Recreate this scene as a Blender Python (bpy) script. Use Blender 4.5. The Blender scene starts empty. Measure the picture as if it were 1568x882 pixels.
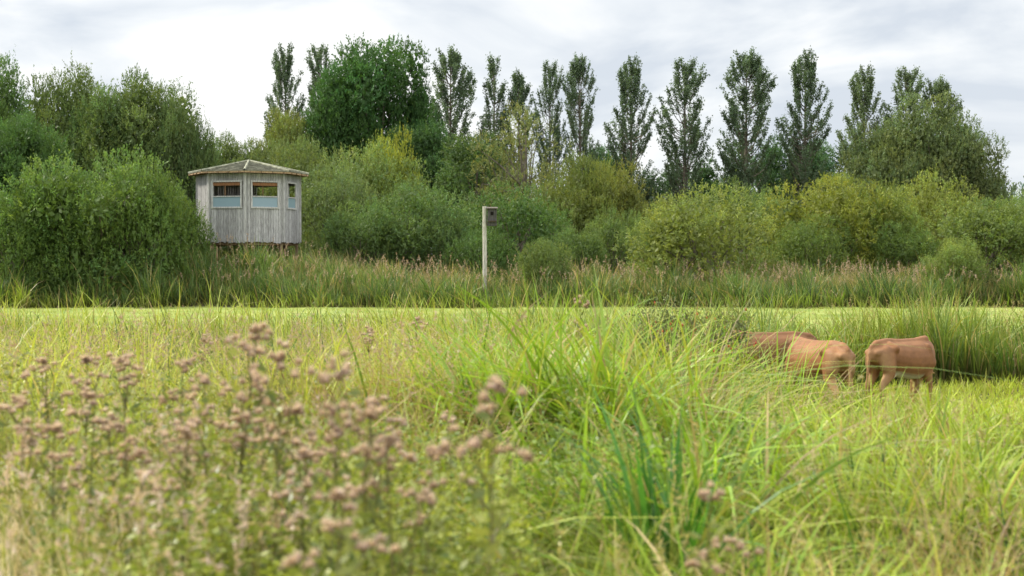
import bpy, math, numpy as np
from mathutils import Vector
rng=np.random.default_rng(7)
F=2154.0; EYE=2.1; HY=400.0
def sm(a,b,v):
    t=np.clip((v-a)/(b-a),0,1); return t*t*(3-2*t)
def gz(x,y):
    x=np.asarray(x,float); y=np.asarray(y,float)
    bank=0.45*(1-sm(9,16,y))
    hb=0.6+0.5*sm(5,-20,x)+0.85*np.exp(-((x+13.5)/6.0)**2)
    back=sm(65,72,y)*hb
    n=0.04*np.sin(x*1.3+y*0.7)+0.03*np.sin(x*0.6-y*1.9+1)
    return bank+back+n*(1-0.6*sm(25,40,y))
def px2x(px,d): return (px-784)/F*d
def py2z(py,d): return EYE-(py-HY)/F*d
def unit(v): return v/np.maximum(np.linalg.norm(v,axis=-1,keepdims=True),1e-9)
def rand_unit(n): return unit(rng.normal(size=(n,3)))

# ---------------- mesh builder
class MB:
    def __init__(s): s.v=[];s.f=[];s.m=[];s.c=[];s.n=0
    def add(s,v,f,mat=0,col=(1,1,1)):
        v=np.asarray(v,float).reshape(-1,3); f=np.asarray(f,int)
        c=np.asarray(col,float)
        if c.ndim==1: c=np.tile(c,(len(v),1))
        s.v.append(v); s.f.append(f+s.n); s.c.append(c); s.m.append(np.full(len(f),mat)); s.n+=len(v)
    def build(s,name,mats,smooth=False,link=True):
        V=np.concatenate(s.v); C=np.concatenate(s.c)
        L=np.concatenate([f.ravel() for f in s.f]); T=np.concatenate([np.full(len(f),f.shape[1]) for f in s.f])
        M=np.concatenate(s.m)
        me=bpy.data.meshes.new(name)
        me.vertices.add(len(V)); me.vertices.foreach_set("co",V.ravel().astype(np.float32))
        me.loops.add(len(L)); me.loops.foreach_set("vertex_index",L.astype(np.int32))
        me.polygons.add(len(T)); st=np.concatenate([[0],np.cumsum(T)[:-1]])
        me.polygons.foreach_set("loop_start",st.astype(np.int32))
        try: me.polygons.foreach_set("loop_total",T.astype(np.int32))
        except Exception: pass
        for m in mats: me.materials.append(m)
        me.polygons.foreach_set("material_index",M.astype(np.int32))
        me.polygons.foreach_set("use_smooth",np.full(len(T),smooth))
        a=me.color_attributes.new("Col",'FLOAT_COLOR','POINT')
        a.data.foreach_set("color",np.c_[C,np.ones(len(C))].ravel().astype(np.float32))
        me.update(calc_edges=True); me.validate()
        if not link: return me
        o=bpy.data.objects.new(name,me); bpy.context.scene.collection.objects.link(o); return o
def inst(me,name,loc,scale=(1,1,1),rz=0,color=(1,1,1)):
    o=bpy.data.objects.new(name,me); bpy.context.scene.collection.objects.link(o)
    o.location=loc; o.scale=scale; o.rotation_euler=(0,0,rz); o.color=(*color,1); return o
def tube(mb,pts,rad,sides=6,mat=0,col=(1,1,1)):
    pts=np.asarray(pts,float); k=len(pts); rad=np.asarray(rad,float)
    d=unit(np.gradient(pts,axis=0)); ref=np.where(np.abs(d[:,2:3])>0.95,np.array([[1.,0,0]]),np.array([[0,0,1.]]))
    if np.mean(np.abs(d[:,2]))>0.6: ref=np.tile([1.,0,0],(k,1))
    a=unit(np.cross(d,ref)); b=np.cross(d,a)
    th=np.arange(sides)/sides*2*math.pi
    V=pts[:,None]+rad[:,None,None]*(a[:,None]*np.cos(th)[None,:,None]+b[:,None]*np.sin(th)[None,:,None])
    f=[]
    for i in range(k-1):
        for j in range(sides):
            f.append((i*sides+j,i*sides+(j+1)%sides,(i+1)*sides+(j+1)%sides,(i+1)*sides+j))
    mb.add(V,f,mat,col)
def box(mb,c,s,rz=0,mat=0,col=(1,1,1),rx=0):
    x,y,z=np.array(s)/2
    v=np.array([(-x,-y,-z),(x,-y,-z),(x,y,-z),(-x,y,-z),(-x,-y,z),(x,-y,z),(x,y,z),(-x,y,z)])
    if rx:
        cr,sr=math.cos(rx),math.sin(rx); v=np.c_[v[:,0],v[:,1]*cr-v[:,2]*sr,v[:,1]*sr+v[:,2]*cr]
    cr,sr=math.cos(rz),math.sin(rz); v=np.c_[v[:,0]*cr-v[:,1]*sr,v[:,0]*sr+v[:,1]*cr,v[:,2]]+np.array(c)
    mb.add(v,[(0,3,2,1),(4,5,6,7),(0,1,5,4),(1,2,6,5),(2,3,7,6),(3,0,4,7)],mat,col)
def leaves(mb,P,D,L,W,col,mat=0):
    n=len(P); D=unit(D); S=unit(np.cross(D,rand_unit(n)))
    L=np.broadcast_to(L,(n,))[:,None]; W=np.broadcast_to(W,(n,))[:,None]
    m=P+D*L*0.45
    V=np.stack([P,m+S*W/2,P+D*L,m-S*W/2],1)
    f=np.arange(n*4).reshape(n,4)
    mb.add(V,f,mat,np.repeat(col,4,axis=0))
def blades(mb,P,H,W,az,lean,curve,col,tip=None,seg=5,mat=0,basec=None):
    n=len(P); t=np.linspace(0,1,seg+1)[None,:]
    off=H[:,None]*(lean[:,None]*t+curve[:,None]*t**2.2)
    z=H[:,None]*(t-np.clip(curve[:,None],0,1.2)*0.42*t**3.2)
    cx=P[:,0:1]+np.cos(az)[:,None]*off; cy=P[:,1:2]+np.sin(az)[:,None]*off; cz=P[:,2:3]+z
    ph=az+math.pi/2+rng.normal(0,0.6,n)
    w=W[:,None]*(0.35+0.65*np.minimum(1,t*4))*(1-t**2.0*0.95)*0.5
    wx=np.cos(ph)[:,None]*w; wy=np.sin(ph)[:,None]*w
    A=np.stack([cx-wx,cy-wy,cz],-1); B=np.stack([cx+wx,cy+wy,cz+w*0.3],-1)
    V=np.stack([A,B],2).reshape(n,-1,3)
    base=np.arange(n)[:,None,None]*(2*(seg+1)); i=np.arange(seg)[None,:,None]*2
    f=(base+i+np.array([0,1,3,2])[None,None,:]).reshape(-1,4)
    if tip is None: tip=col
    tt=t[0][None,:,None]
    C=col[:,None,:]*(1-tt)+tip[:,None,:]*tt
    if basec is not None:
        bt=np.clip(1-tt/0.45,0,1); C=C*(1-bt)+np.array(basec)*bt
    C=np.repeat(C,2,axis=1).reshape(-1,3)
    mb.add(V,f,mat,C)

# ---------------- materials
def newmat(name):
    m=bpy.data.materials.new(name); m.use_nodes=True; nt=m.node_tree; nt.nodes.clear()
    return m,nt,nt.nodes,nt.links
def mat_leaf(name,trans=0.35,rough=0.55,spec=0.3):
    m,nt,N,L=newmat(name)
    out=N.new('ShaderNodeOutputMaterial'); a=N.new('ShaderNodeAttribute'); a.attribute_name="Col"
    oi=N.new('ShaderNodeObjectInfo'); mx=N.new('ShaderNodeMixRGB'); mx.blend_type='MULTIPLY'; mx.inputs[0].default_value=1
    L.new(a.outputs['Color'],mx.inputs[1]); L.new(oi.outputs['Color'],mx.inputs[2])
    p=N.new('ShaderNodeBsdfPrincipled'); p.inputs['Roughness'].default_value=rough; p.inputs['Specular IOR Level'].default_value=spec
    t=N.new('ShaderNodeBsdfTranslucent'); g=N.new('ShaderNodeMixRGB'); g.blend_type='MULTIPLY'; g.inputs[0].default_value=1
    g.inputs[2].default_value=(1.3,1.3,0.7,1); L.new(mx.outputs[0],g.inputs[1]); L.new(g.outputs[0],t.inputs[0])
    L.new(mx.outputs[0],p.inputs['Base Color'])
    s=N.new('ShaderNodeMixShader'); s.inputs[0].default_value=trans
    L.new(p.outputs[0],s.inputs[1]); L.new(t.outputs[0],s.inputs[2]); L.new(s.outputs[0],out.inputs[0])
    return m
def mat_noise(name,c1,c2,scale=5,rough=0.8,stretch=(1,1,1),attr=False,bump=0.0,detail=6):
    m,nt,N,L=newmat(name)
    out=N.new('ShaderNodeOutputMaterial'); p=N.new('ShaderNodeBsdfPrincipled'); p.inputs['Roughness'].default_value=rough
    p.inputs['Specular IOR Level'].default_value=0.25
    tc=N.new('ShaderNodeTexCoord'); mp=N.new('ShaderNodeMapping'); mp.inputs['Scale'].default_value=stretch
    no=N.new('ShaderNodeTexNoise'); no.inputs['Scale'].default_value=scale; no.inputs['Detail'].default_value=detail
    L.new(tc.outputs['Object'],mp.inputs[0]); L.new(mp.outputs[0],no.inputs[0])
    r=N.new('ShaderNodeValToRGB'); r.color_ramp.elements[0].position=0.35; r.color_ramp.elements[1].position=0.65
    r.color_ramp.elements[0].color=(*c1,1); r.color_ramp.elements[1].color=(*c2,1); L.new(no.outputs[0],r.inputs[0])
    o=r.outputs[0]
    if attr:
        a=N.new('ShaderNodeAttribute'); a.attribute_name="Col"; mx=N.new('ShaderNodeMixRGB'); mx.blend_type='MULTIPLY'; mx.inputs[0].default_value=1
        L.new(o,mx.inputs[1]); L.new(a.outputs['Color'],mx.inputs[2]); o=mx.outputs[0]
    L.new(o,p.inputs['Base Color'])
    if bump:
        b=N.new('ShaderNodeBump'); b.inputs['Strength'].default_value=bump; b.inputs['Distance'].default_value=0.02
        L.new(no.outputs[0],b.inputs['Height']); L.new(b.outputs[0],p.inputs['Normal'])
    L.new(p.outputs[0],out.inputs[0]); return m
LEAF=mat_leaf("tree_leaf",0.32); GRASS=mat_leaf("grass_blade",0.34,0.40,0.35)
BARK=mat_noise("bark",(0.10,0.085,0.06),(0.22,0.19,0.15),9,0.9,(1,1,0.3))

# ---------------- world, sun, camera
sc=bpy.context.scene
w=bpy.data.worlds.new("World"); sc.world=w; w.use_nodes=True
N=w.node_tree.nodes; L=w.node_tree.links; N.clear()
SUN_EL=math.radians(44); SUN_AZ=math.radians(-70)
sdir=Vector((math.sin(SUN_AZ)*math.cos(SUN_EL),math.cos(SUN_AZ)*math.cos(SUN_EL),math.sin(SUN_EL)))
sky=N.new('ShaderNodeTexSky'); sky.sky_type='NISHITA'; sky.sun_disc=False; sky.sun_elevation=SUN_EL; sky.sun_rotation=SUN_AZ
bg=N.new('ShaderNodeBackground'); bg.inputs[1].default_value=0.1; wo=N.new('ShaderNodeOutputWorld')
tc=N.new('ShaderNodeTexCoord'); mp=N.new('ShaderNodeMapping'); mp.inputs['Scale'].default_value=(1,1,2.8); mp.inputs['Location'].default_value=(0.55,0.1,0.6)
n1=N.new('ShaderNodeTexNoise'); n1.inputs['Scale'].default_value=5.0; n1.inputs['Detail'].default_value=7; n1.inputs['Roughness'].default_value=0.5; n1.inputs['Distortion'].default_value=0.4
r=N.new('ShaderNodeValToRGB'); e=r.color_ramp.elements
e[0].position=0.38; e[0].color=(7.4,8.0,8.8,1); e[1].position=0.56; e[1].color=(11.4,11.4,11.3,1)
m1=e.new(0.47); m1.color=(9.3,9.7,10.1,1)
mx=N.new('ShaderNodeMixRGB'); mx.inputs[0].default_value=0.92
sep=N.new('ShaderNodeSeparateXYZ'); L.new(tc.outputs['Generated'],sep.inputs[0])
mr=N.new('ShaderNodeMapRange'); mr.inputs[1].default_value=0.25; mr.inputs[2].default_value=0.9; mr.inputs[3].default_value=1.0; mr.inputs[4].default_value=2.3; L.new(sep.outputs[2],mr.inputs[0])
vs=N.new('ShaderNodeVectorMath'); vs.operation='SCALE'
L.new(tc.outputs['Generated'],mp.inputs[0]); L.new(mp.outputs[0],n1.inputs[0]); L.new(n1.outputs[0],r.inputs[0])
L.new(sky.outputs[0],mx.inputs[1]); L.new(r.outputs[0],mx.inputs[2]); L.new(mx.outputs[0],vs.inputs[0]); L.new(mr.outputs[0],vs.inputs['Scale']); L.new(vs.outputs[0],bg.inputs[0]); L.new(bg.outputs[0],wo.inputs[0])
ld=bpy.data.lights.new("sun",'SUN'); ld.energy=4.8; ld.angle=math.radians(6); ld.color=(1,0.93,0.78)
lo=bpy.data.objects.new("sun",ld); sc.collection.objects.link(lo); lo.rotation_euler=sdir.to_track_quat('Z','Y').to_euler(); lo.location=(0,0,50)
cd=bpy.data.cameras.new("camera"); cam=bpy.data.objects.new("camera",cd); sc.collection.objects.link(cam); sc.camera=cam
cd.lens=36*F/1568; cd.clip_end=3000; cd.clip_start=0.05
cam.location=(0,0,EYE); cam.rotation_euler=(math.radians(90)-math.atan((441-HY)/F),0,0)
cd.dof.use_dof=True; cd.dof.focus_distance=30; cd.dof.aperture_fstop=2.7
sc.view_settings.view_transform='Standard'; sc.view_settings.look='None'; sc.view_settings.exposure=0

# ---------------- ground
m,nt,N,L=newmat("ground_grass")
out=N.new('ShaderNodeOutputMaterial'); p=N.new('ShaderNodeBsdfPrincipled'); p.inputs['Roughness'].default_value=0.9; p.inputs['Specular IOR Level'].default_value=0.1
g=N.new('ShaderNodeNewGeometry'); n1=N.new('ShaderNodeTexNoise'); n1.inputs['Scale'].default_value=0.35; n1.inputs['Detail'].default_value=9
L.new(g.outputs['Position'],n1.inputs[0])
r=N.new('ShaderNodeValToRGB'); e=r.color_ramp.elements; e[0].position=0.35; e[0].color=(0.17,0.24,0.05,1); e[1].position=0.68; e[1].color=(0.34,0.37,0.11,1)
L.new(n1.outputs[0],r.inputs[0])
n2=N.new('ShaderNodeTexNoise'); n2.inputs['Scale'].default_value=6; n2.inputs['Detail'].default_value=8; L.new(g.outputs['Position'],n2.inputs[0])
r2=N.new('ShaderNodeValToRGB'); e=r2.color_ramp.elements; e[0].position=0.35;e[0].color=(0.03,0.032,0.012,1);e[1].position=0.7;e[1].color=(0.08,0.065,0.03,1); L.new(n2.outputs[0],r2.inputs[0])
a=N.new('ShaderNodeAttribute'); a.attribute_name="Col"; mx=N.new('ShaderNodeMixRGB')
L.new(a.outputs['Fac'],mx.inputs[0]); L.new(r2.outputs[0],mx.inputs[1]); L.new(r.outputs[0],mx.inputs[2]); L.new(mx.outputs[0],p.inputs['Base Color'])
b=N.new('ShaderNodeBump'); b.inputs['Strength'].default_value=0.6; b.inputs['Distance'].default_value=0.08; L.new(n2.outputs[0],b.inputs['Height']); L.new(b.outputs[0],p.inputs['Normal'])
L.new(p.outputs[0],out.inputs[0]); GROUND=m
xs=np.concatenate([-np.geomspace(900,42,22),np.linspace(-40,40,121),np.geomspace(42,900,22)])
ys=np.concatenate([np.linspace(-80,-4,16),np.linspace(-2,100,170),np.geomspace(104,1500,24)])
X,Y=np.meshgrid(xs,ys); Z=gz(X,Y)
V=np.stack([X,Y,Z],-1).reshape(-1,3); nx=len(xs); ii=(np.arange(len(ys)-1)[:,None]*nx+np.arange(nx-1)[None,:]).ravel()
meadow=(sm(20,32,Y)*(1-sm(63,65,Y))).ravel(); meadow=np.maximum(meadow,0.0)
mb=MB(); mb.add(V,np.stack([ii,ii+1,ii+nx+1,ii+nx],1),0,np.repeat(meadow[:,None],3,1)); mb.build("meadow_ground",[GROUND],True)

# ---------------- trees
def crown(mb,sph,n,M,LL,LW,TL,up,base,var=0.22,zb=0.15,fill=0.2,cvar=0.2):
    C=np.array([s[0] for s in sph],float); R=np.array([s[1] for s in sph],float)
    pr=R**2/np.sum(R**2); k=rng.choice(len(R),n,p=pr)
    D=rng.normal(size=(n,3)); D[:,2]+=zb*2; D=unit(D)
    rr=rng.uniform(0.74,1.0,n); P=C[k]+D*(R[k]*rr)[:,None]
    dist=np.linalg.norm(P[:,None]-C[None],axis=2)/R[None]; dist[np.arange(n),k]=9
    ok=(dist.min(1)>0.8)&(P[:,2]>0.1); P=P[ok];D=D[ok];k=k[ok]; n=len(P)
    T=unit(D*0.8+np.array([0,0,up])+rng.normal(size=(n,3))*0.35)
    tl=TL*rng.uniform(0.4,1.2,n)*np.where(rng.random(n)<0.08,1.8,1)
    t=np.linspace(0.0,1,M)[None,:]+rng.uniform(-0.05,0.05,(n,M))
    Q=P[:,None]+T[:,None]*(tl[:,None]*t)[...,None]+rng.normal(size=(n,M,3))*0.03
    LD=unit(T[:,None]*0.7+rng.normal(size=(n,M,3))*0.5)
    cf=rng.uniform(1-cvar,1+cvar,len(R))[k]*rng.uniform(1-var,1+var,n)
    hue=rng.uniform(-1,1,n)+rng.uniform(-0.8,0.8,len(R))[k]
    col=np.array(base)[None]*cf[:,None]*np.stack([1+0.14*hue,1+0.03*hue,1-0.12*hue],1)
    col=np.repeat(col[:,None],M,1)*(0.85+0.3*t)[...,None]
    leaves(mb,Q.reshape(-1,3),LD.reshape(-1,3),LL*rng.uniform(0.6,1.25,n*M),LW*rng.uniform(0.6,1.25,n*M),col.reshape(-1,3))
    nf=int(n*M*fill); k=rng.choice(len(R),nf,p=pr); P=C[k]+rand_unit(nf)*(R[k]*rng.uniform(0.3,0.72,nf))[:,None]
    P=P[P[:,2]>0.1]; nf=len(P)
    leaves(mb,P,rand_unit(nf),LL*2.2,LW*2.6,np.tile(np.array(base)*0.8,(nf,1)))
def limbs(mb,sph,base_r,starts,zt,r0,frac=1.0):
    for c,r in sph:
        if rng.random()>frac: continue
        c=np.array(c); s=np.array([rng.normal()*base_r,rng.normal()*base_r,zt*rng.uniform(0.2,1)])
        mid=(s*0.5+c*0.5)+np.array([0,0,0.1*np.linalg.norm(c-s)])
        tt=np.linspace(0,1,6)[:,None]; pts=(1-tt)**2*s+2*tt*(1-tt)*mid+tt**2*c+rng.normal(size=(6,3))*0.04
        tube(mb,pts,np.linspace(r0,r0*0.2,6),5,1)
BB=(0.165,0.215,0.066)
def mk_bush(seed,W=8,H=5.5,K=30,n=4200,LL=0.14,LW=0.055,up=0.6,base=BB,rmin=0.08,rmax=0.18,TL=0.42,low=12):
    global rng; rng=np.random.default_rng(seed)
    sph=[]
    for i in range(K):
        d=rand_unit(1)[0]; d[2]=abs(d[2])*1.0-0.1; 
        rr=rng.uniform(0.55,0.9); r=rng.uniform(rmin,rmax)*W
        c=np.array([d[0]*W/2*rr,d[1]*W/2*rr,max(r*0.6,H*0.42+d[2]*H*0.52*rr)]); 
        c[2]=min(c[2],H-r*1.0); sph.append((c,r))
    for i in range(low):
        a=i/low*6.283; r=rng.uniform(0.10,0.16)*W; q=rng.uniform(0.3,0.4); sph.append((np.array([math.cos(a)*W*q,math.sin(a)*W*q,r*0.75]),r))
    sph.append((np.array([0,0,H*0.42]),W*0.26))
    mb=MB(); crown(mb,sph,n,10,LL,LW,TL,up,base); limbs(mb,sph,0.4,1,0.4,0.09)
    return mb.build("bush_%d"%seed,[LEAF,BARK],link=False)
def mk_tree(seed,W=10,H=13,K=46,n=5200,base=(0.10,0.165,0.05),LL=0.19,LW=0.10,fill=0.2,up=0.3,low=0.12):
    global rng; rng=np.random.default_rng(seed)
    sph=[]
    for i in range(K):
        d=rand_unit(1)[0]; d[2]=d[2]*0.95+0.1; rr=rng.uniform(0.45,0.88); r=rng.uniform(0.08,0.17)*W
        zc=H*(low+1)/2*0.97; c=np.array([d[0]*W/2*rr,d[1]*W/2*rr,zc+d[2]*(H*(1-low)/2)*rr]); c[2]=min(c[2],H-r*rng.uniform(1,1.3)); sph.append((c,r))
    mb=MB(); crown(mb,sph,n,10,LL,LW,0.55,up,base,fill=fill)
    tube(mb,[(0,0,-0.5),(0.1,0,H*0.15),(0,0.1,H*0.4),(0.1,0,H*0.75)],[0.35,0.28,0.2,0.06],8,1)
    limbs(mb,sph,0.1,1,H*0.5,0.12)
    return mb.build("tree_%d"%seed,[LEAF,BARK],link=False)
def mk_poplar(seed,W=6.2,H=18,nb=160,base=(0.12,0.165,0.078),tw=24,fork=False):
    global rng; rng=np.random.default_rng(seed)
    mb=MB(); tops=[(0.0,0.0,1.0)] if not fork else [(-W*0.2,0.,1.0),(W*0.2,0.1,0.93)]
    for (tx,ty,hf) in tops:
        HH=H*hf; Wd=W*(0.66 if fork else 1)
        tr=np.array([(0,0,-0.5),(tx*0.3,ty,HH*0.2),(tx,ty,HH*0.55),(tx*1.05,ty,HH*0.95)])
        tube(mb,tr,[0.28,0.22,0.13,0.02],7,1)
        zc=0.55*HH; ph1,ph2=rng.uniform(0,6.28,2)
        for b in range(nb):
            s0=rng.uniform(0.05,0.9); h0=s0*HH; Lb=HH*0.22*(1-0.6*s0)*rng.uniform(0.6,1.3)
            hz=min(h0+Lb,HH*rng.uniform(0.95,1.0))
            env=max(0.16,(1-((hz-zc)/(HH-zc))**2.4)) ** 0.55 if hz>zc else 1-0.35*((zc-hz)/zc)**2
            az=rng.uniform(0,6.283)
            lump=0.82+0.22*math.sin(hz*1.1+ph1+2*math.sin(az+ph2))
            reach=Wd/2*env*rng.uniform(0.45,1.0)**0.7*lump
            t=np.linspace(0,1,7); bx=np.interp(h0,[0,HH*0.2,HH*0.55,HH],[0,tx*0.3,tx,tx])
            pts=np.c_[bx+np.cos(az)*reach*t**0.65,ty+np.sin(az)*reach*t**0.65,h0+(hz-h0)*t**1.3]
            tube(mb,pts,np.linspace(0.05,0.008,7),3,1)
            tt=rng.uniform(0.3,1.0,tw)**0.8; P=np.stack([np.interp(tt,t,pts[:,j]) for j in range(3)],1)
            bd=unit(pts[-1]-pts[3]); T=unit(bd*0.5+rng.normal(size=(tw,3))*0.55+[0,0,0.45]); tl=rng.uniform(0.25,0.7,tw)*(1-0.3*tt)
            M=7; u=np.linspace(0,1,M)[None,:]
            Q=P[:,None]+T[:,None]*(tl[:,None]*u)[...,None]+rng.normal(size=(tw,M,3))*0.06
            col=np.array(base)*rng.uniform(0.75,1.2)*np.ones((tw*M,3))*rng.uniform(0.85,1.15,(tw*M,1))
            leaves(mb,Q.reshape(-1,3),rand_unit(tw*M)+[0,0,0.3],0.17*rng.uniform(0.6,1.2,tw*M),0.12,col)
    return mb.build("poplar_%d"%seed,[LEAF,BARK],link=False)
BUSH=[mk_bush(s) for s in (11,12,13,14,15)]
TREE=[mk_tree(21),mk_tree(22),mk_tree(23,K=38,n=1700,base=(0.19,0.23,0.08),fill=0.03,LL=0.18,LW=0.07),mk_tree(24,K=60)]
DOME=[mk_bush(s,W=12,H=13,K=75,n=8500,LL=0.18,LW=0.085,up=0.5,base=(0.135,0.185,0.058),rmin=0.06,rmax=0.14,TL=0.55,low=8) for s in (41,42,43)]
POP=[mk_poplar(31),mk_poplar(32,nb=140),mk_poplar(33,nb=170),mk_poplar(34,nb=100,fork=True)]
rng=np.random.default_rng(99)
def put(lib,idx,name,px,d,wpx,top,color,W0,H0,rz=None):
    me=lib[idx%len(lib)]; x=px2x(px,d); g=float(gz(x,d))-0.05; H=py2z(top,d)-g; W=wpx/F*d
    sx=W/W0
    inst(me,name,(x,d,g),(sx,sx,H/H0),rng.uniform(0,6.28) if rz is None else rz,color)
B=lambda i,px,d,w,top,c,name="willow_bush":put(BUSH,i,name,px,d,w,top,c,8.3,5.6)
T=lambda i,px,d,w,top,c,name="broadleaf_tree":put(TREE,i,name,px,d,w*1.22,top,c,10.3,12.9)
D_=lambda i,px,d,w,top,c,name="willow_tree":put(DOME,i,name,px,d,w,top,c,12.0,13.1)
P_=lambda i,px,d,w,top,c=(1.05,1.12,1.3):put(POP,i,"poplar_tree",px,d,w,top,c,5.3,18.2,rz=rng.choice([0,3.1,0.3,2.8]))  # greyer, bluer default tint paints distance haze into the poplar leaf colour
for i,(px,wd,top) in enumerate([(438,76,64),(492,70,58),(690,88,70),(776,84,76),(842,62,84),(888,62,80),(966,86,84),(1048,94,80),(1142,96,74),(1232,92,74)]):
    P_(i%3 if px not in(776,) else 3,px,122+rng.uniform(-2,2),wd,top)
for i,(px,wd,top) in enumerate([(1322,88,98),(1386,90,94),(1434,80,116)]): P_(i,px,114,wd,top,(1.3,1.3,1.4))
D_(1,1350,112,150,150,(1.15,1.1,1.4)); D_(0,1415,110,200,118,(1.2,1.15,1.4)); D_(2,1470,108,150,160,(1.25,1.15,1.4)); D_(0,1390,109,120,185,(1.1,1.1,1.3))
for px,w_,top,c in [(925,100,225,(0.9,1.1,1.5)),(1000,100,262,(1,1.15,1.6)),(1070,110,245,(1,1.15,1.6)),(1170,120,210,(1,1.15,1.6)),(1250,110,215,(1,1.15,1.6)),(1120,90,262,(0.9,1.05,1.4)),(730,110,210,(0.8,1.05,1.2)),(690,120,225,(0.75,0.95,1))]:  # bluish tints put distance haze into the far row's leaf colour
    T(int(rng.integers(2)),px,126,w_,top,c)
# left masses
D_(0,-20,86,170,52,(0.75,0.95,0.8)); D_(1,115,92,190,62,(0.98,1.02,1.0)); D_(2,215,90,215,70,(0.98,1.02,1.0)); D_(0,283,88,110,122,(1.0,1.05,1.05)); D_(1,165,89,170,105,(0.9,1.0,0.95))
D_(2,35,78,165,138,(0.65,0.9,0.7),"broadleaf_tree"); D_(1,-70,76,160,150,(0.75,0.9,0.8)); D_(2,345,97,140,178,(1.1,1.1,1.1)); D_(0,400,97,150,192,(1.15,1.1,1.15))
D_(1,438,106,110,132,(1.5,1.3,1.0),"broadleaf_tree"); T(1,582,110,165,60,(0.72,0.95,0.8),"oak_tree"); T(3,525,108,110,108,(0.74,0.95,0.8),"oak_tree"); T(0,635,109,80,110,(0.72,0.95,0.8),"oak_tree")
T(1,650,105,120,190,(0.75,0.9,0.9))
B(0,150,68,285,222,(0.80,0.95,0.75)); B(1,30,66,150,290,(0.75,0.95,0.7)); B(2,262,70.5,130,290,(0.8,0.98,0.75)); B(3,-60,68,180,260,(0.7,0.9,0.7))
B(2,215,67.5,150,235,(0.85,1.0,0.75)); B(1,90,67,170,262,(0.78,0.95,0.7))
B(1,470,92,170,215,(1.05,1.05,1.0)); B(0,555,88,230,212,(1.05,1.08,1.0)); B(3,605,90,110,200,(1.7,1.5,0.7)); B(2,515,79,150,245,(0.9,0.95,1.05)); B(4,620,76,225,272,(0.75,0.9,0.85)); B(0,560,74,130,312,(0.75,0.9,0.85))
B(1,680,74,120,322,(0.7,0.85,0.85)); T(0,730,100,150,205,(1.0,1.0,1.0)); T(2,805,95,150,148,(1.15,1.05,1.0),"ash_tree"); T(2,775,96,100,190,(1.1,1.0,0.9),"ash_tree")
B(2,780,82,190,275,(0.62,0.85,0.7)); B(4,860,90,170,262,(1.05,1.0,0.8)); B(3,950,94,170,250,(1.15,1.0,0.75)); B(1,900,92,140,238,(1.05,1.0,0.75)); B(1,832,68,95,366,(1.0,1.05,0.95)); B(2,740,72,110,345,(0.6,0.8,0.65))
B(4,940,80,120,312,(0.9,1.0,0.85)); B(3,890,76,110,345,(0.8,0.95,0.85))
B(2,1085,72,250,278,(1.35,1.25,1.0)); B(0,1010,74,110,318,(1.05,1.1,0.95)); B(1,1275,79,230,268,(1.4,1.25,0.75)); B(4,1345,80,160,276,(1.2,1.2,0.8)); B(0,1430,84,190,260,(1.4,1.25,0.85)); B(2,1250,76,150,325,(0.9,1.0,0.75))
B(1,1510,72,230,304,(1.05,1.1,0.9)); B(3,1460,68,110,364,(1.25,1.25,1.0)); B(0,1600,74,220,285,(1.1,1.15,.95)); B(2,1370,77,140,335,(0.85,0.98,0.75)); B(4,1150,90,200,272,(.9,1.0,0.9)); B(1,1700,75,200,280,(1.1,1.1,1)); B(3,-200,72,220,230,(0.8,.95,0.75))
rng=np.random.default_rng(5); mb=MB(); sph=[]
for i in range(90):
    x=rng.uniform(-150,150); r=rng.uniform(3,5); sph.append((np.array([x,rng.uniform(150,175),rng.uniform(1,6.5)]),r))
crown(mb,sph,9000,9,0.5,0.25,1.2,0.5,(0.14,0.20,0.14),fill=0.4); mb.build("distant_tree_line",[LEAF,BARK])

# ---------------- grass patches
rng=np.random.default_rng(3)
def nz(x,y): return 0.5+0.27*np.sin(x*1.9+1.3*np.sin(y*1.1))+0.23*np.sin(y*1.3+1.9*np.sin(x*0.9+2))
def region(n,px0,px1,d0,d1,soft=40,pw=1.0):
    d=d0+(d1-d0)*rng.uniform(0,1,n)**pw; px=rng.uniform(px0,px1,n)+rng.normal(0,soft,n)
    x=px2x(px,d); return np.c_[x,d,gz(x,d)-0.02]
def clusters(nc,per,px0,px1,d0,d1,rad,soft=20):
    C=region(nc,px0,px1,d0,d1,soft); P=np.repeat(C,per,axis=0); r=np.repeat(rng.uniform(0.6,1.2,nc),per)*rad
    P[:,0]+=rng.normal(0,1,len(P))*r; P[:,1]+=rng.normal(0,0.7,len(P))*r; P[:,2]=gz(P[:,0],P[:,1])-0.02
    return P,np.repeat(rng.uniform(0,1,nc),per)
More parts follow.
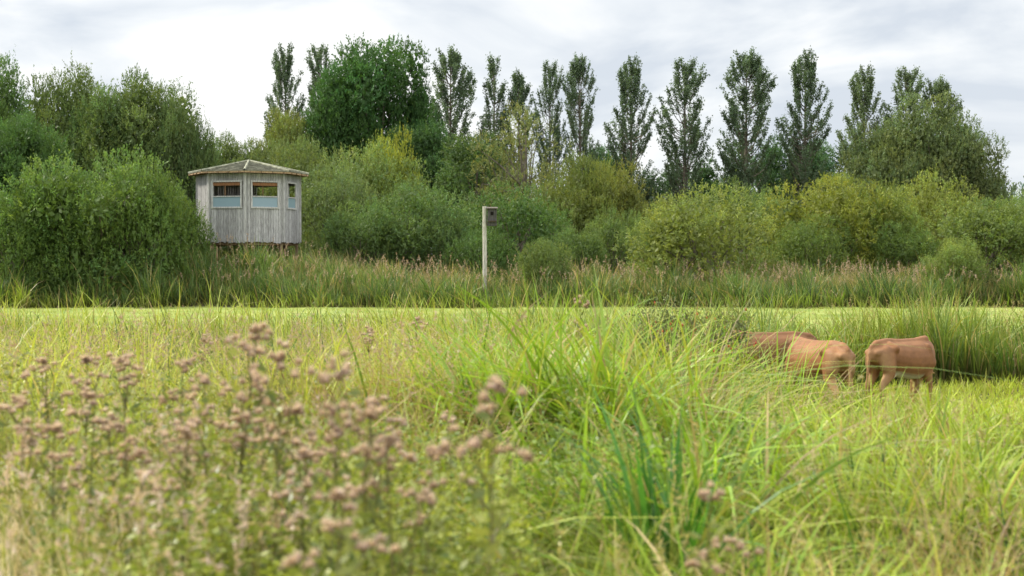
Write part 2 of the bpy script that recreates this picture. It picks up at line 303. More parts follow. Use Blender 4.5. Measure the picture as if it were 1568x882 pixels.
def tufts(mb,C,nb,H,W,c1,c2,spread=0.1,lean=0.25,curve=0.45,tipc=None,seg=5,jit=0.32,hn=0.0,kk=None,dead=0.08,base_shade=True):
    n=len(C); P=np.repeat(C,nb,axis=0); N_=len(P); az=rng.uniform(0,6.283,N_)
    s=rng.uniform(0,spread,N_); P=P+np.c_[np.cos(az)*s,np.sin(az)*s,np.zeros(N_)]
    hh=rng.uniform(H[0],H[1],n)*(1+hn*(2*nz(C[:,0],C[:,1])-1))
    if kk is not None: hh=hh*(0.8+0.35*np.sin(kk*40)**2)
    hs=np.repeat(hh,nb)*rng.uniform(0.5,1.12,N_)
    kb=rng.uniform(0,1,n)*0.5+0.5*(nz(C[:,0]*0.7+3,C[:,1]*0.8) if kk is None else kk)
    k=np.repeat(kb,nb)*0.75+rng.uniform(0,1,N_)*0.25
    col=(np.array(c1)*(1-k[:,None])+np.array(c2)*k[:,None])*rng.uniform(1-jit,1+jit,N_)[:,None]
    dd=rng.random(N_)<dead; col[dd]=np.array((0.44,0.33,0.16))*rng.uniform(0.5,1.2,(dd.sum(),1))
    tip=col*1.3 if tipc is None else col*0.5+np.array(tipc)*0.5
    yt=rng.random(N_)<0.12; tip[yt]=tip[yt]*0.4+np.array((0.50,0.42,0.12))*0.6
    blades(mb,P,hs,W*rng.uniform(0.5,1.4,N_),np.where(rng.random(N_)<0.3,math.pi+rng.normal(0,0.6,N_),az),rng.uniform(0,lean,N_),rng.gamma(2,curve/2,N_).clip(0,1.3),col*0.75,tip,seg,basec=(0.075,0.065,0.025) if base_shade else None)  # blade bases fade to dark brown, painting shade into the gaps between tufts
G1=(0.10,0.19,0.022);G2=(0.28,0.33,0.048);YG=(0.48,0.48,0.078);ST=(0.62,0.50,0.29);ST2=(0.40,0.29,0.145);BR=(0.15,0.09,0.05);DK=(0.032,0.075,0.022);BG=(0.055,0.13,0.033);OL=(0.145,0.165,0.045)
VG=(0.32,0.47,0.04); LM=(0.46,0.53,0.06)
mb=MB()
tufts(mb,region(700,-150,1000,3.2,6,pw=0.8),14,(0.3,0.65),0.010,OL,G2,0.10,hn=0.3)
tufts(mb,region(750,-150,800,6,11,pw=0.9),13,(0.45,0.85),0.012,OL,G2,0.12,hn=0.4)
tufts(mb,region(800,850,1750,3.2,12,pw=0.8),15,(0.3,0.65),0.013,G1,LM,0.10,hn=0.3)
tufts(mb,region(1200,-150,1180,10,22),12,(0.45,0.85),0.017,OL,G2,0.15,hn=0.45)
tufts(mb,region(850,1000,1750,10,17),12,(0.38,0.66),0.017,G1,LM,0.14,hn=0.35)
tufts(mb,region(1300,1150,1750,17,23.5),10,(0.15,0.34),0.014,G2,LM,0.16,base_shade=False)
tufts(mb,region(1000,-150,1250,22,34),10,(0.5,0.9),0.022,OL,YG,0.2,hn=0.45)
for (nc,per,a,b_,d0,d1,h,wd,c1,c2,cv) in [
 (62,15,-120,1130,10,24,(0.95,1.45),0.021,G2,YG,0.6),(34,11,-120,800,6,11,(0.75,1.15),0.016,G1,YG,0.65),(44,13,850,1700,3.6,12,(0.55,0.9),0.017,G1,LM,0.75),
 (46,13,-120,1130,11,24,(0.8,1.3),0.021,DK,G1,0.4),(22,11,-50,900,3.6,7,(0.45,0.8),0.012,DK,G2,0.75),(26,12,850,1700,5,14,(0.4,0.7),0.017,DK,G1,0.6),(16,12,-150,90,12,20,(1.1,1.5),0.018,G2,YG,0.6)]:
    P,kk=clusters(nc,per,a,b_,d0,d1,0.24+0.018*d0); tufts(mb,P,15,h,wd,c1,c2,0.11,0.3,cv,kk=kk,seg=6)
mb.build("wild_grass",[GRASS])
mb=MB()
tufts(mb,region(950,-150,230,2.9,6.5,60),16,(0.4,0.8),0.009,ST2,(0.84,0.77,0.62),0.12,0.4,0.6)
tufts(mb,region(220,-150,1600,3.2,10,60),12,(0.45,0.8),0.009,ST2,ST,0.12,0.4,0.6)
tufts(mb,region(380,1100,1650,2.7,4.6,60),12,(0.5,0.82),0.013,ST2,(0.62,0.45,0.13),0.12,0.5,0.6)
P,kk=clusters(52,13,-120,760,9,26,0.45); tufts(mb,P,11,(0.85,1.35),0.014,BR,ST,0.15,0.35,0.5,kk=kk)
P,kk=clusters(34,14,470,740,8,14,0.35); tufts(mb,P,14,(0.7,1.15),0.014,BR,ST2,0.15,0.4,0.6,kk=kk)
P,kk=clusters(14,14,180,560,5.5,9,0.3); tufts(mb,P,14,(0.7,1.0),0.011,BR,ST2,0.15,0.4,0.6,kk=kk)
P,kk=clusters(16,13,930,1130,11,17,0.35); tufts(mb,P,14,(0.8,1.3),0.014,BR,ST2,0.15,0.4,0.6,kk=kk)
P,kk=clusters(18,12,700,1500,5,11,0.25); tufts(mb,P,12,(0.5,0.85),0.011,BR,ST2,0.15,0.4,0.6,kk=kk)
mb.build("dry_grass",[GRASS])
mb=MB()
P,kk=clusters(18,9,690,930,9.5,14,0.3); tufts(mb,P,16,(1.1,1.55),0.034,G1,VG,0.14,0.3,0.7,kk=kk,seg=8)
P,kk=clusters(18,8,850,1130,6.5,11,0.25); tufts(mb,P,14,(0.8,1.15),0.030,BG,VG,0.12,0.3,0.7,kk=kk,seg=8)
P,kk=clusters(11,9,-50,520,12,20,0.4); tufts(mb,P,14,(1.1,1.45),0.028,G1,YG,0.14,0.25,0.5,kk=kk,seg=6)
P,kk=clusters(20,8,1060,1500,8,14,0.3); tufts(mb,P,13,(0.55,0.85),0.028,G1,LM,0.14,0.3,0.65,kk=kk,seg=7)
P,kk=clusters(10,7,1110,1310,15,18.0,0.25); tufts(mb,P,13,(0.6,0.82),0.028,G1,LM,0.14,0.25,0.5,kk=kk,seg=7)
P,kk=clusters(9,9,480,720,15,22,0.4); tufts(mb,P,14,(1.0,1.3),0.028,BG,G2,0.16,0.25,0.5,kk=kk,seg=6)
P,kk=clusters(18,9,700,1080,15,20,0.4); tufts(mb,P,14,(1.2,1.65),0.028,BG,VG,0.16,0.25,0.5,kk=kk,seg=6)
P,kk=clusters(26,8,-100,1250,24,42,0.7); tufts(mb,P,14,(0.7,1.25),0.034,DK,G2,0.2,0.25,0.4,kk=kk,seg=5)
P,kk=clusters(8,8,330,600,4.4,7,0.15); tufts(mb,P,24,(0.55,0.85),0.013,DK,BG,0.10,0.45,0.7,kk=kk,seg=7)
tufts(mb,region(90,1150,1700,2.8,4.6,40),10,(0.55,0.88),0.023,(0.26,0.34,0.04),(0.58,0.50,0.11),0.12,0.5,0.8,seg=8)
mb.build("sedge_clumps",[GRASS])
mb=MB()
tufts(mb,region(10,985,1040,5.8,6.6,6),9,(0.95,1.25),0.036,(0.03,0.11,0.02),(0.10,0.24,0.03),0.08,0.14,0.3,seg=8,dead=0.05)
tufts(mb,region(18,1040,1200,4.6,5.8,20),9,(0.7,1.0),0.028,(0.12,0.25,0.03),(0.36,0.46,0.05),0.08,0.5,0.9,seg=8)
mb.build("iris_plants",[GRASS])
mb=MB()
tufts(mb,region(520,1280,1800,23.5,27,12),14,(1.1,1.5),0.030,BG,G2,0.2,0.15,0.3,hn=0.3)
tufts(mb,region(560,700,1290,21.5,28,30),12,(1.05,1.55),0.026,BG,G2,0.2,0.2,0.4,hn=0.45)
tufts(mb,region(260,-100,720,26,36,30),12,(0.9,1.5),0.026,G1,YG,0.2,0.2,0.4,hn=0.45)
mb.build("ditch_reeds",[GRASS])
mb=MB()
def wob(P): P[:,1]+=1.0*np.sin(P[:,0]*0.35)+0.7*np.sin(P[:,0]*0.9+1); P[:,2]=gz(P[:,0],P[:,1])-0.02; return P
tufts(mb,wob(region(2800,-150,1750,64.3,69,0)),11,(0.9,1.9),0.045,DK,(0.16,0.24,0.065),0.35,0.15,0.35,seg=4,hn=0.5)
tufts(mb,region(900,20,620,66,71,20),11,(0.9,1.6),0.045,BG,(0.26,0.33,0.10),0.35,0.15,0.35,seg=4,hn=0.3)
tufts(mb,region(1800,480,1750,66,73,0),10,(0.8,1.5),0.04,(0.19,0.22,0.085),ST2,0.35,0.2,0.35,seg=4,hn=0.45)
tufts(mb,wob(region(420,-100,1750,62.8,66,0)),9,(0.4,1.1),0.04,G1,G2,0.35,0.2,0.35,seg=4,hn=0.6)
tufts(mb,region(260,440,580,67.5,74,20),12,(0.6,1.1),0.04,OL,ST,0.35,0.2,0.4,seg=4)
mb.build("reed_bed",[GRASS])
mb=MB()
tufts(mb,region(4600,-150,1750,32,64,0,0.9),6,(0.06,0.2),0.03,G2,(0.40,0.42,0.12),0.35,0.3,0.3,seg=2,base_shade=False,hn=0.4)
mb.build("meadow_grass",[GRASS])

def herb(mb,P,H,lean,nl,LL,c1,c2):
    for i in range(len(P)):
        az=rng.uniform(0,6.28); l=lean*rng.random(); h=H[i]
        t=rng.uniform(0.15,1,nl); pts=P[i]+np.c_[np.cos(az)*l*h*t**1.5,np.sin(az)*l*h*t**1.5,h*t]
        a2=rng.uniform(0,6.28,nl); sr=rng.uniform(0,0.16,nl)*(1.1-t); pts=pts+np.c_[np.cos(a2)*sr,np.sin(a2)*sr,sr*0.6]
        D=np.c_[np.cos(a2),np.sin(a2),rng.uniform(-0.4,0.7,nl)]; k=rng.random((nl,1))*0.5+rng.random()*0.5
        leaves(mb,pts,D,LL*rng.uniform(0.5,1.2,nl)*(1.15-0.5*t),LL*0.42,(np.array(c1)*(1-k)+np.array(c2)*k))
    n=len(P); blades(mb,P,np.asarray(H),np.full(n,0.008),rng.uniform(0,6.28,n),np.full(n,0.0),np.full(n,lean*0.5),np.tile((0.2,0.18,0.08),(n,1)),seg=3)
mb=MB()
Q,_=clusters(60,7,120,760,3.9,7.5,0.14); herb(mb,Q,rng.uniform(0.6,1.0,len(Q)),0.2,60,0.05,(0.11,0.17,0.03),(0.44,0.47,0.09))
Q,_=clusters(30,7,-100,500,6,12,0.2); herb(mb,Q,rng.uniform(0.7,1.15,len(Q)),0.2,55,0.055,(0.11,0.13,0.045),(0.36,0.36,0.10))
Q,_=clusters(24,7,560,1150,6,12,0.2); herb(mb,Q,rng.uniform(0.5,0.95,len(Q)),0.2,50,0.055,(0.06,0.12,0.025),(0.28,0.37,0.06))
Q,_=clusters(9,6,420,700,3.3,4.2,0.1); herb(mb,Q,rng.uniform(0.45,0.7,len(Q)),0.2,60,0.05,(0.34,0.42,0.07),(0.54,0.60,0.13))
mb.build("leafy_herbs",[GRASS])
mb=MB()
for (n,a,b_,d0,d1,h0,h1,c) in [(480,-150,750,8,24,1.1,1.45,(0.44,0.31,0.24)),(150,-100,500,4,8,0.8,1.1,(0.55,0.42,0.35)),(180,700,1130,14,26,1.1,1.5,(0.42,0.31,0.19)),(90,900,1650,4,9,0.7,1.0,(0.42,0.36,0.16)),(120,1280,1700,23,27,1.2,1.6,(0.42,0.34,0.16)),(800,300,1700,65,71,1.3,2.0,(0.44,0.32,0.25))]:
    Q=region(n,a,b_,d0,d1,30); H=rng.uniform(h0,h1,n); az=rng.uniform(0,6.28,n); cv=rng.uniform(0,0.25,n)
    s=1 if d1<40 else 3
    blades(mb,Q,H,np.full(n,0.006*s),az,np.full(n,0.08),cv,np.tile((0.36,0.29,0.15),(n,1)),seg=5)
    M=22; t=rng.uniform(0.8,1.0,(n,M)); off=H[:,None]*(0.08*t+cv[:,None]*t**2.2); z=H[:,None]*(t-cv[:,None]*0.42*t**3.2)
    PP=np.stack([Q[:,0:1]+np.cos(az)[:,None]*off,Q[:,1:2]+np.sin(az)[:,None]*off,Q[:,2:3]+z],-1).reshape(-1,3)
    leaves(mb,PP,rng.normal(size=(n*M,3))+[0,0,0.7],0.035*s**0.7*rng.uniform(0.6,1.3,n*M),0.009*s,np.array(c)*rng.uniform(0.7,1.3,(n*M,1)))
mb.build("grass_seed_heads",[GRASS])

# ---------------- thistle plants
def mk_thistle(seed,h):
    global rng; rng=np.random.default_rng(seed); mb=MB()
    nb=5; heads=[(0,0,h)]
    tube(mb,[(0,0,-0.05),(0.02,0.01,h*0.5),(0,0,h)],[0.007,0.005,0.003],5,0,(0.2,0.19,0.08))
    for b in range(nb):
        a=rng.uniform(0,6.28); z0=h*rng.uniform(0.62,0.92); l=rng.uniform(0.04,0.12); e=(math.cos(a)*l,math.sin(a)*l,min(h*rng.uniform(0.88,1.02),z0+l*1.8))
        tube(mb,[(0,0,z0),(e[0]*0.6,e[1]*0.6,z0+(e[2]-z0)*0.4),e],[0.004,0.003,0.002],4,0,(0.2,0.19,0.08)); heads.append(e)
    for q,hd in enumerate(heads):
        for s in range(9 if q==0 else int(rng.integers(2,6))):
            c=np.array(hd)+rng.normal(size=3)*[0.026,0.026,0.011]; n=46; D=rand_unit(n); D[:,2]=np.abs(D[:,2])*0.9-0.15
            k=rng.random((n,1)); top=(D[:,2:3]>0.3)
            leaves(mb,np.tile(c,(n,1)),D,0.023*rng.uniform(0.6,1.2,n),0.006,np.where(top,np.array((0.48,0.34,0.31))*(1-k)+np.array((0.82,0.68,0.62))*k,np.array((0.22,0.14,0.11))*(1-k)+np.array((0.48,0.35,0.30))*k))
    nl=150; t=rng.uniform(0.05,0.92,nl); a=rng.uniform(0,6.28,nl); k=rng.random((nl,1))
    leaves(mb,np.c_[np.zeros(nl),np.zeros(nl),t*h]+rng.normal(size=(nl,3))*0.045,np.c_[np.cos(a),np.sin(a),rng.uniform(-0.1,0.9,nl)],0.10*rng.uniform(0.5,1.1,nl)*(1.2-0.7*t),0.022,np.array((0.11,0.15,0.04))*(1-k)+np.array((0.36,0.38,0.10))*k)
    return mb.build("thistle_%d"%seed,[GRASS],link=False)
TH=[mk_thistle(s,1.0) for s in (51,52,53,54,55,56)]
rng=np.random.default_rng(17)
for px,py,d in [(345,505,5.2),(425,550,4.8),(488,566,4.1),(722,600,3.8),(527,638,4.0),(600,680,4.0),(255,562,5.6),(195,552,6.2),(130,552,6.4),(310,588,5.2),(85,556,6.8),(500,770,3.4),(470,628,4.8),(190,640,5.2),(140,610,5.6),(1070,755,4.3),(20,610,5.6),(455,700,4.4),(230,700,4.6),(890,458,15),(640,490,14),(560,505,12),(300,520,13),(690,640,7),(360,640,5),(60,660,4.8),(280,660,4.9),(570,620,5),(650,700,4.2),(400,600,5.6)]:
    x=px2x(px,d); g=float(gz(x,d)); h=py2z(py,d)-g; s=rng.uniform(0.75,1.0)
    o=inst(TH[rng.integers(6)],"thistle_plant",(x,d,g),(s,s,h),rng.uniform(0,6.28)); o.rotation_euler[0]=rng.normal(0,0.04); o.rotation_euler[1]=rng.normal(0,0.04)

# ---------------- berry bush
rng=np.random.default_rng(61); mb=MB(); sph=[]
for i in range(26):
    sph.append((np.array([rng.uniform(-0.8,0.8),rng.uniform(-0.4,0.4),rng.uniform(0.2,1.2)]),rng.uniform(0.12,0.26)))
crown(mb,sph,1000,9,0.035,0.022,0.25,0.5,(0.15,0.18,0.07),fill=0.15)
limbs(mb,sph,0.08,1,0.2,0.012)
for i in range(130):
    c,r=sph[rng.integers(26)]; P=c+rand_unit(1)[0]*r*1.2
    th=np.arange(6)/6*6.283; rr=0.016
    V=[P+np.array([0,0,rr*1.4])]+[P+rr*np.array([math.cos(a),math.sin(a),0]) for a in th]+[P-np.array([0,0,rr*1.4])]
    f=[(0,1+j,1+(j+1)%6) for j in range(6)]+[(7,1+(j+1)%6,1+j) for j in range(6)]
    mb.add(V,f,0,(0.6,0.07,0.05))
me=mb.build("rose",[LEAF,BARK],link=False)
inst(me,"wild_rose_bush",(px2x(1050,17.5),17.5,0),(0.82,0.95,1.08),0.4,(1,0.95,0.95))

# ---------------- bird hide
WOOD=mat_noise("weathered_wood",(0.28,0.27,0.265),(0.56,0.55,0.545),7,0.85,(6,6,0.5),True,0.3)
DWOOD=mat_noise("dark_wood",(0.10,0.07,0.045),(0.2,0.14,0.09),6,0.85,(5,5,0.6),True,0.2)
ROOF=mat_noise("roof_shingle",(0.15,0.155,0.115),(0.30,0.30,0.23),5,0.9,(1,1,1),True,0.5)
m,nt,N,L=newmat("pale_window_panel"); out=N.new('ShaderNodeOutputMaterial'); p=N.new('ShaderNodeBsdfPrincipled'); p.inputs['Base Color'].default_value=(0.26,0.36,0.42,1); p.inputs['Roughness'].default_value=0.15; L.new(p.outputs[0],out.inputs[0]); PANEL=m
HD=74.0; k=F/HD; R=77/k; cx=px2x(381.5,HD); zt=py2z(270,HD); zb=py2z(371,HD); 
hide=bpy.data.objects.new("wooden_bird_hide",None); sc.collection.objects.link(hide); hide.location=(cx,HD,0); hide.rotation_euler=(0,0,math.radians(10.6))
walls=MB(); frames=MB(); panels=MB(); inner=MB(); roof=MB(); legs=MB()
rng=np.random.default_rng(71)
wt=py2z(281,HD); wb=py2z(321,HD); wm=py2z(304,HD)
for i in range(8):
    a0=math.radians(-4-45*i); a1=a0-math.radians(45)
    p0=np.array([math.cos(a0),math.sin(a0)])*R; p1=np.array([math.cos(a1),math.sin(a1)])*R
    mid=(p0+p1)/2; u=(p1-p0); Lf=np.linalg.norm(u); u/=Lf; nrm=mid/np.linalg.norm(mid); ang=math.atan2(u[1],u[0])
    def at(s,off): q=p0+u*s+nrm*off; return q[0],q[1]
    nbd=15; bw=Lf/nbd; wl,wr=Lf*0.10,Lf*0.90; solid=(i in (3,5))
    if i==0: wl,wr=Lf*0.3,Lf*0.8
    if i==1: wl,wr=Lf*0.14,Lf*0.84
    for j in range(nbd):
        s=(j+0.5)*bw; c=rng.uniform(0.72,1.15)*np.array([1,1,1]); off=rng.uniform(0,0.012)
        if (wl<s<wr) and not solid:
            x,y=at(s,off); zl=zb-0.08*rng.random(); box(walls,(x,y,(zl+wb)/2),(bw*0.9,0.03,wb-zl),ang,0,c)
            x,y=at(s,off); box(walls,(x,y,(wt+zt)/2),(bw*0.9,0.03,zt-wt),ang,0,c*0.9)
        else:
            x,y=at(s,off); zl=zb-0.08*rng.random(); box(walls,(x,y,(zl+zt)/2),(bw*0.9,0.03,zt-zl),ang,0,c)
    x,y=at(Lf/2,-0.05); box(inner,(x,y,(zb+wb-0.02)/2),(Lf*0.97,0.03,wb-0.02-zb),ang,0,(0.6,0.6,0.6))
    x,y=at(Lf/2,-0.05); box(inner,(x,y,(wt+0.03+zt)/2),(Lf*0.97,0.03,zt-wt-0.03),ang,0,(0.8,0.8,0.8))
    box(frames,(p0[0]*1.012,p0[1]*1.012,(zb+zt)/2),(0.13,0.10,zt-zb+0.02),ang-math.radians(-22.5),0,(1.05,1.05,1.03))
    if not solid:
        fw=0.08
        for (s,zc,sx,sz) in [((wl+wr)/2,wt-fw/2+0.02,wr-wl+0.1,fw),((wl+wr)/2,wb+fw/2-0.02,wr-wl+0.1,fw),((wl+wr)/2,wm,wr-wl-0.1,0.05),(wl,(wt+wb)/2,fw,wt-wb-0.13),(wr,(wt+wb)/2,fw,wt-wb-0.13)]:
            x,y=at(s,0.045); box(frames,(x,y,zc),(sx,0.06,sz),ang,0,(1.2,1.2,1.18))
        x,y=at((wl+wr)/2,0.03); box(panels,(x,y,(wm+wb)/2),(wr-wl-0.08,0.015,wm-wb-0.06),ang,0)
        if i in (1,2): 
            x,y=at((wl+wr)/2,0.02); box(inner,(x,y,wt-0.16),(wr-wl-0.1,0.02,0.16),ang,0,(1.6,1.1,0.8))
            x,y=at((wl+wr)/2+0.1,0.005); box(inner,(x,y,(wt+wm)/2),(0.05,0.03,wt-wm-0.1),ang,0,(1.2,1,0.8))
    gl=float(gz(cx+p0[0],HD+p0[1])); box(legs,(p0[0]*0.93,p0[1]*0.93,(gl-0.5+zb)/2),(0.15,0.15,zb-gl+0.5),ang,0,(1.8,1.8,1.8))
    xx=mid*0.94; box(legs,(xx[0],xx[1],zb-0.09),(Lf*0.9,0.08,0.16),ang,0,(1.6,1.5,1.4))
    Re=182/k/2; ze=zt+0.10; za=py2z(247,HD); c0=np.array([math.cos(a0),math.sin(a0)]); c1=np.array([math.cos(a1),math.sin(a1)])
    rows=14
    for q in range(rows):
        f0=1-q/rows; f1=1-(q+1)/rows+0.02; 
        if q==rows-1:f1=0.02
        zz0=ze+(za-ze)*(1-f0)+0.03; zz1=ze+(za-ze)*(1-f1)+0.005
        nt_=max(1,int(14*f0)); 
        for h in range(nt_):
            e0,e1=h/nt_,(h+1)/nt_; A=(c0*(1-e0)+c1*e0)*Re; B_=(c0*(1-e1)+c1*e1)*Re; c=rng.uniform(0.7,1.25); j0=rng.uniform(-0.02,0.02)
            v=[(A[0]*f0,A[1]*f0,zz0+j0*0.3),(B_[0]*f0,B_[1]*f0,zz0+j0*0.3),(B_[0]*f1,B_[1]*f1,zz1),(A[0]*f1,A[1]*f1,zz1),(A[0]*f0,A[1]*f0,zz0-0.03),(B_[0]*f0,B_[1]*f0,zz0-0.03)]
            roof.add(v,[(0,1,2,3),(0,4,5,1)],0,(c,c,c*0.97))
    v=[(c0[0]*Re*.98,c0[1]*Re*.98,ze-0.02),(c1[0]*Re*.98,c1[1]*Re*.98,ze-0.02),(0,0,za-0.06)]; roof.add(v,[(2,1,0)],1,(1,1,1))
    cm=(c0+c1)/2*Re*0.985; box(roof,(cm[0],cm[1],ze-0.03),(Lf*Re/R*0.985,0.04,0.11),ang,1,(3.0,2.9,2.7))
    for q in range(4):
        e0=(q+0.5)/4; A=(c0*(1-e0)+c1*e0)*(Re+R)/2*0.98; aa=math.atan2(A[1],A[0]); box(roof,(A[0],A[1],ze-0.05),(0.6,0.05,0.09),aa,1,(1.6,1.5,1.4))
    tube(roof,[(c0[0]*Re,c0[1]*Re,ze+0.05),(0,0,za+0.04)],[0.06,0.05],5,0,(1.3,1.3,1.25))
th=np.arange(8)*math.pi/4+math.radians(-4)
fl=[(math.cos(t)*R*0.96,math.sin(t)*R*0.96,zb+0.02) for t in th]; inner.add(fl,[tuple(range(8))],0,(1,1,1))
fl=[(math.cos(t)*R*0.96,math.sin(t)*R*0.96,zb-0.05) for t in th]; inner.add(fl,[tuple(range(7,-1,-1))],0,(1,1,1))
box(inner,(0,0.3,zb+0.9),(2.4,0.3,0.05),0,0,(1.5,1.3,1.1))
for nm,b_,ms in [("plank_walls",walls,[WOOD]),("window_frames",frames,[WOOD]),("window_panels",panels,[PANEL]),("interior",inner,[DWOOD]),("roof",roof,[ROOF,DWOOD]),("legs",legs,[DWOOD])]:
    o=b_.build(nm,ms); o.parent=hide

# ---------------- owl box on post
PD=67.0; kk=F/PD; e=bpy.data.objects.new("owl_box_on_post",None); sc.collection.objects.link(e); px_=px2x(742,PD); e.location=(px_,PD,0)
mb=MB(); tz=py2z(316,PD); tube(mb,[(0,0,-0.3),(0.01,0,2),(0.0,0,tz)],[0.11,0.105,0.10],10,0,(1.25,1.2,1.05)); mb.add([(0.1*math.cos(t),0.1*math.sin(t),tz) for t in np.arange(10)*0.628],[tuple(range(10))],0,(1,1,1)); o=mb.build("post",[WOOD],False); o.parent=e
mb=MB(); zt2=py2z(320,PD); zb2=py2z(346,PD); xc=0.36
box(mb,(xc,0,(zt2+zb2)/2),(0.44,0.42,zt2-zb2),0,0,(0.6,0.8,1.2)); box(mb,(xc,-0.03,zt2+0.05),(0.54,0.56,0.04),0,0,(0.9,1.1,1.4),rx=0.12)
box(mb,(xc,-0.222,zt2-0.22),(0.14,0.02,0.16),0,0,(0.05,0.05,0.05)); box(mb,(xc,-0.28,zb2+0.22),(0.4,0.14,0.03),0,0,(0.8,0.8,0.8)); box(mb,(0.1,0.0,zb2+0.1),(0.1,0.08,0.06),0,0,(0.8,0.8,0.8))
o=mb.build("nest_box",[DWOOD]); o.parent=e

# ---------------- cattle
m,nt,N,L=newmat("brown_hide_fur"); out=N.new('ShaderNodeOutputMaterial'); p=N.new('ShaderNodeBsdfPrincipled'); p.inputs['Roughness'].default_value=0.6; p.inputs['Specular IOR Level'].default_value=0.3
a=N.new('ShaderNodeAttribute'); a.attribute_name="Col"; tc=N.new('ShaderNodeTexCoord'); no=N.new('ShaderNodeTexNoise'); no.inputs['Scale'].default_value=5; no.inputs['Detail'].default_value=9; no.inputs['Roughness'].default_value=0.65
L.new(tc.outputs['Object'],no.inputs[0]); mr=N.new('ShaderNodeMapRange'); mr.inputs[1].default_value=0.3; mr.inputs[2].default_value=0.7; mr.inputs[3].default_value=0.75; mr.inputs[4].default_value=1.25
L.new(no.outputs[0],mr.inputs[0]); vm=N.new('ShaderNodeVectorMath'); vm.operation='SCALE'; L.new(a.outputs['Color'],vm.inputs[0]); L.new(mr.outputs[0],vm.inputs['Scale']); L.new(vm.outputs[0],p.inputs['Base Color'])
bb=N.new('ShaderNodeBump'); bb.inputs['Strength'].default_value=0.25; bb.inputs['Distance'].default_value=0.015; L.new(no.outputs[0],bb.inputs['Height']); L.new(bb.outputs[0],p.inputs['Normal']); L.new(p.outputs[0],out.inputs[0]); FUR=m
def mk_cow(name,head_yaw=0.0,step=0.0,pale=1.0):
    V_=[];F_=[];cnt=[0]
    nu,nv=14,9; ph=np.repeat(math.pi*np.arange(nv+1)/nv,nu); th=np.tile(2*math.pi*np.arange(nu)/nu,nv+1)
    U=np.c_[np.sin(ph)*np.cos(th),np.sin(ph)*np.sin(th),np.cos(ph)]
    FF=np.array([(i*nu+j,(i+1)*nu+j,(i+1)*nu+(j+1)%nu,i*nu+(j+1)%nu) for i in range(nv) for j in range(nu)])
    def ell(c,r): V_.append(U*np.array(r)+np.array(c)); F_.append(FF+cnt[0]); cnt[0]+=len(U)
    def chain(pts,n=8):
        for (p0,r0),(p1,r1) in zip(pts[:-1],pts[1:]):
            p0=np.array(p0,float);p1=np.array(p1,float)
            r0=np.array(r0)*np.ones(3); r1=np.array(r1)*np.ones(3)
            for t in np.linspace(0,1,n): ell(p0*(1-t)+p1*t,r0*(1-t)+r1*t)
    st_=[(-0.78,1.03,0.13,0.14),(-0.62,1.01,0.21,0.22),(-0.42,0.96,0.25,0.28),(-0.15,0.91,0.28,0.32),(0.15,0.89,0.285,0.345),(0.42,0.89,0.26,0.35),(0.60,0.95,0.20,0.28)]
    for (x0,z0,w0,h0),(x1,z1,w1,h1) in zip(st_[:-1],st_[1:]):
        for t in np.linspace(0,1,6): ell((x0+(x1-x0)*t,0,z0+(z1-z0)*t),(0.13,w0+(w1-w0)*t,h0+(h1-h0)*t))
    chain([((-0.84,0,1.14),0.05),((-0.72,0,1.20),0.07),((-0.45,0,1.225),0.07),((-0.1,0,1.20),0.07),((0.3,0,1.205),0.07),((0.58,0,1.235),0.075)])
    for s in (-1,1):
        chain([((-0.48,s*0.10,1.16),0.08),((-0.46,s*0.215,1.12),0.065)]); chain([((-0.46,s*0.2,1.10),0.07),((-0.82,s*0.10,1.05),0.06)])
        chain([((0.45,s*0.17,1.08),(0.09,0.06,0.1)),((0.52,s*0.18,0.84),(0.12,0.08,0.12))])
        st=step*s
        chain([((-0.60,s*0.13,0.98),(0.20,0.13,0.2)),((-0.60,s*0.16,0.84),(0.17,0.11,0.16)),((-0.57,s*0.17,0.70),(0.12,0.08,0.12)),((-0.74+st*0.5,s*0.15,0.47),(0.058,0.045,0.06)),((-0.70+st,s*0.145,0.30),0.04),((-0.69+st,s*0.145,0.13),0.038),((-0.65+st,s*0.145,0.045),0.05)])
        chain([((0.5,s*0.14,0.85),(0.13,0.10,0.14)),((0.48,s*0.15,0.64),(0.09,0.07,0.09)),((0.53-st*0.4,s*0.14,0.42),0.052),((0.51-st*0.7,s*0.14,0.28),0.036),((0.5-st*0.8,s*0.14,0.12),0.036),((0.53-st*0.8,s*0.14,0.045),0.048)])
    hy=head_yaw; rot=lambda x,z,yy=0:(0.65+(x-0.65)*math.cos(hy)-yy*math.sin(hy),(x-0.65)*math.sin(hy)+yy*math.cos(hy),z)
    chain([((0.58,0,1.04),(0.2,0.15,0.2)),(rot(0.90,0.86),(0.14,0.10,0.16)),(rot(1.15,0.58),(0.11,0.09,0.12))])
    chain([(rot(1.15,0.54),0.12),(rot(1.26,0.38),0.09),(rot(1.36,0.18),0.07)])
    for s in (-1,1):
        chain([(rot(1.10,0.62,s*0.10),0.035),(rot(1.06,0.62,s*0.19),(0.03,0.05,0.045)),(rot(1.04,0.60,s*0.28),0.018)])
        ell(rot(1.24,0.44,s*0.09),(0.025,0.025,0.025))
    chain([((-0.82,0,1.17),0.045),((-0.90,0,1.04),0.032),((-0.93,0.02,0.6),0.026),((-0.92,0.03,0.5),0.036),((-0.92,0.03,0.34),0.02)],24)
    ell((-0.38,0,0.64),(0.13,0.10,0.08))
    me=bpy.data.meshes.new(name); me.from_pydata(np.concatenate(V_).tolist(),[],np.concatenate(F_).tolist())
    o=bpy.data.objects.new(name,me); bpy.context.scene.collection.objects.link(o)
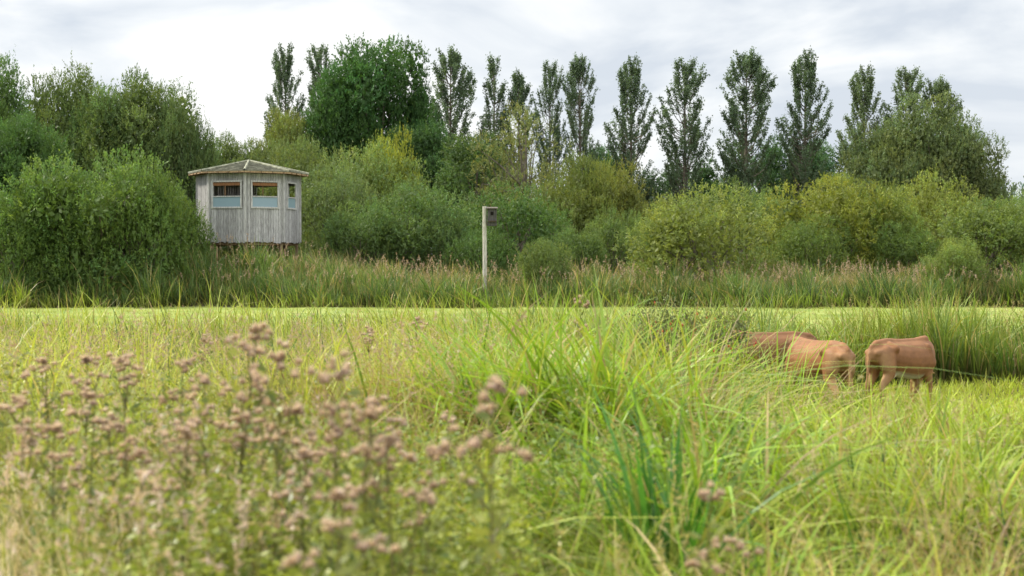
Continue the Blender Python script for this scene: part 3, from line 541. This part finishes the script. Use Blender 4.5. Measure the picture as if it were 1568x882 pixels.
    md=o.modifiers.new("r",'REMESH'); md.mode='VOXEL'; md.voxel_size=0.016
    s=o.modifiers.new("s",'SMOOTH'); s.iterations=8; s.factor=0.6
    dg=bpy.context.evaluated_depsgraph_get(); me=bpy.data.meshes.new_from_object(o.evaluated_get(dg))
    o.modifiers.clear(); o.data=me
    for at_ in list(me.color_attributes): me.color_attributes.remove(at_)
    n=len(me.vertices); co=np.empty(n*3,np.float32); me.vertices.foreach_get("co",co); co=co.reshape(-1,3)
    base=np.array((0.255,0.115,0.045))*pale; light=np.array((0.44,0.265,0.13))*min(1,pale+0.1); white=np.array((0.72,0.66,0.56)); hoof=np.array((0.05,0.04,0.03))
    C=np.tile(base,(n,1)); 
    wv=sm(0.80,0.45,co[:,2])[:,None]; C=C*(1-wv*0.5)+light*wv*0.5
    rw=(sm(-0.5,-0.8,co[:,0])*sm(1.2,0.95,co[:,2]))[:,None]; C=C*(1-rw*0.75)+light*rw*0.75
    ww=(sm(0.74,0.68,co[:,2])*sm(0.50,0.58,co[:,2])*sm(0.20,0.13,np.abs(co[:,1]))*(co[:,0]<0.35)*(co[:,0]>-0.5))[:,None]; C=C*(1-ww)+white*ww
    hw=(co[:,2]<0.06)[:,None]; C=np.where(hw,hoof,C)
    a=me.color_attributes.new("Col",'FLOAT_COLOR','POINT'); a.data.foreach_set("color",np.c_[C,np.ones(n)].ravel().astype(np.float32))
    me.materials.clear(); me.materials.append(FUR)
    me.polygons.foreach_set("use_smooth",np.ones(len(me.polygons),bool)); return o
def place_cow(o,px,d,yaw,s):
    x=px2x(px,d); o.location=(x,d,float(gz(x,d))); o.rotation_euler=(0,0,math.radians(yaw)); o.scale=(s,s,s)
c=mk_cow("brown_cow",1.0,0.05,1.0); place_cow(c,1384,19.6,36,0.80)
c=mk_cow("brown_cow",-0.4,-0.04,1.05); place_cow(c,1252,19.2,112,0.83)
c=mk_cow("brown_cow",0.2,0.05,0.72); place_cow(c,1176,20.6,170,0.80)
print("objs",len(bpy.data.objects))
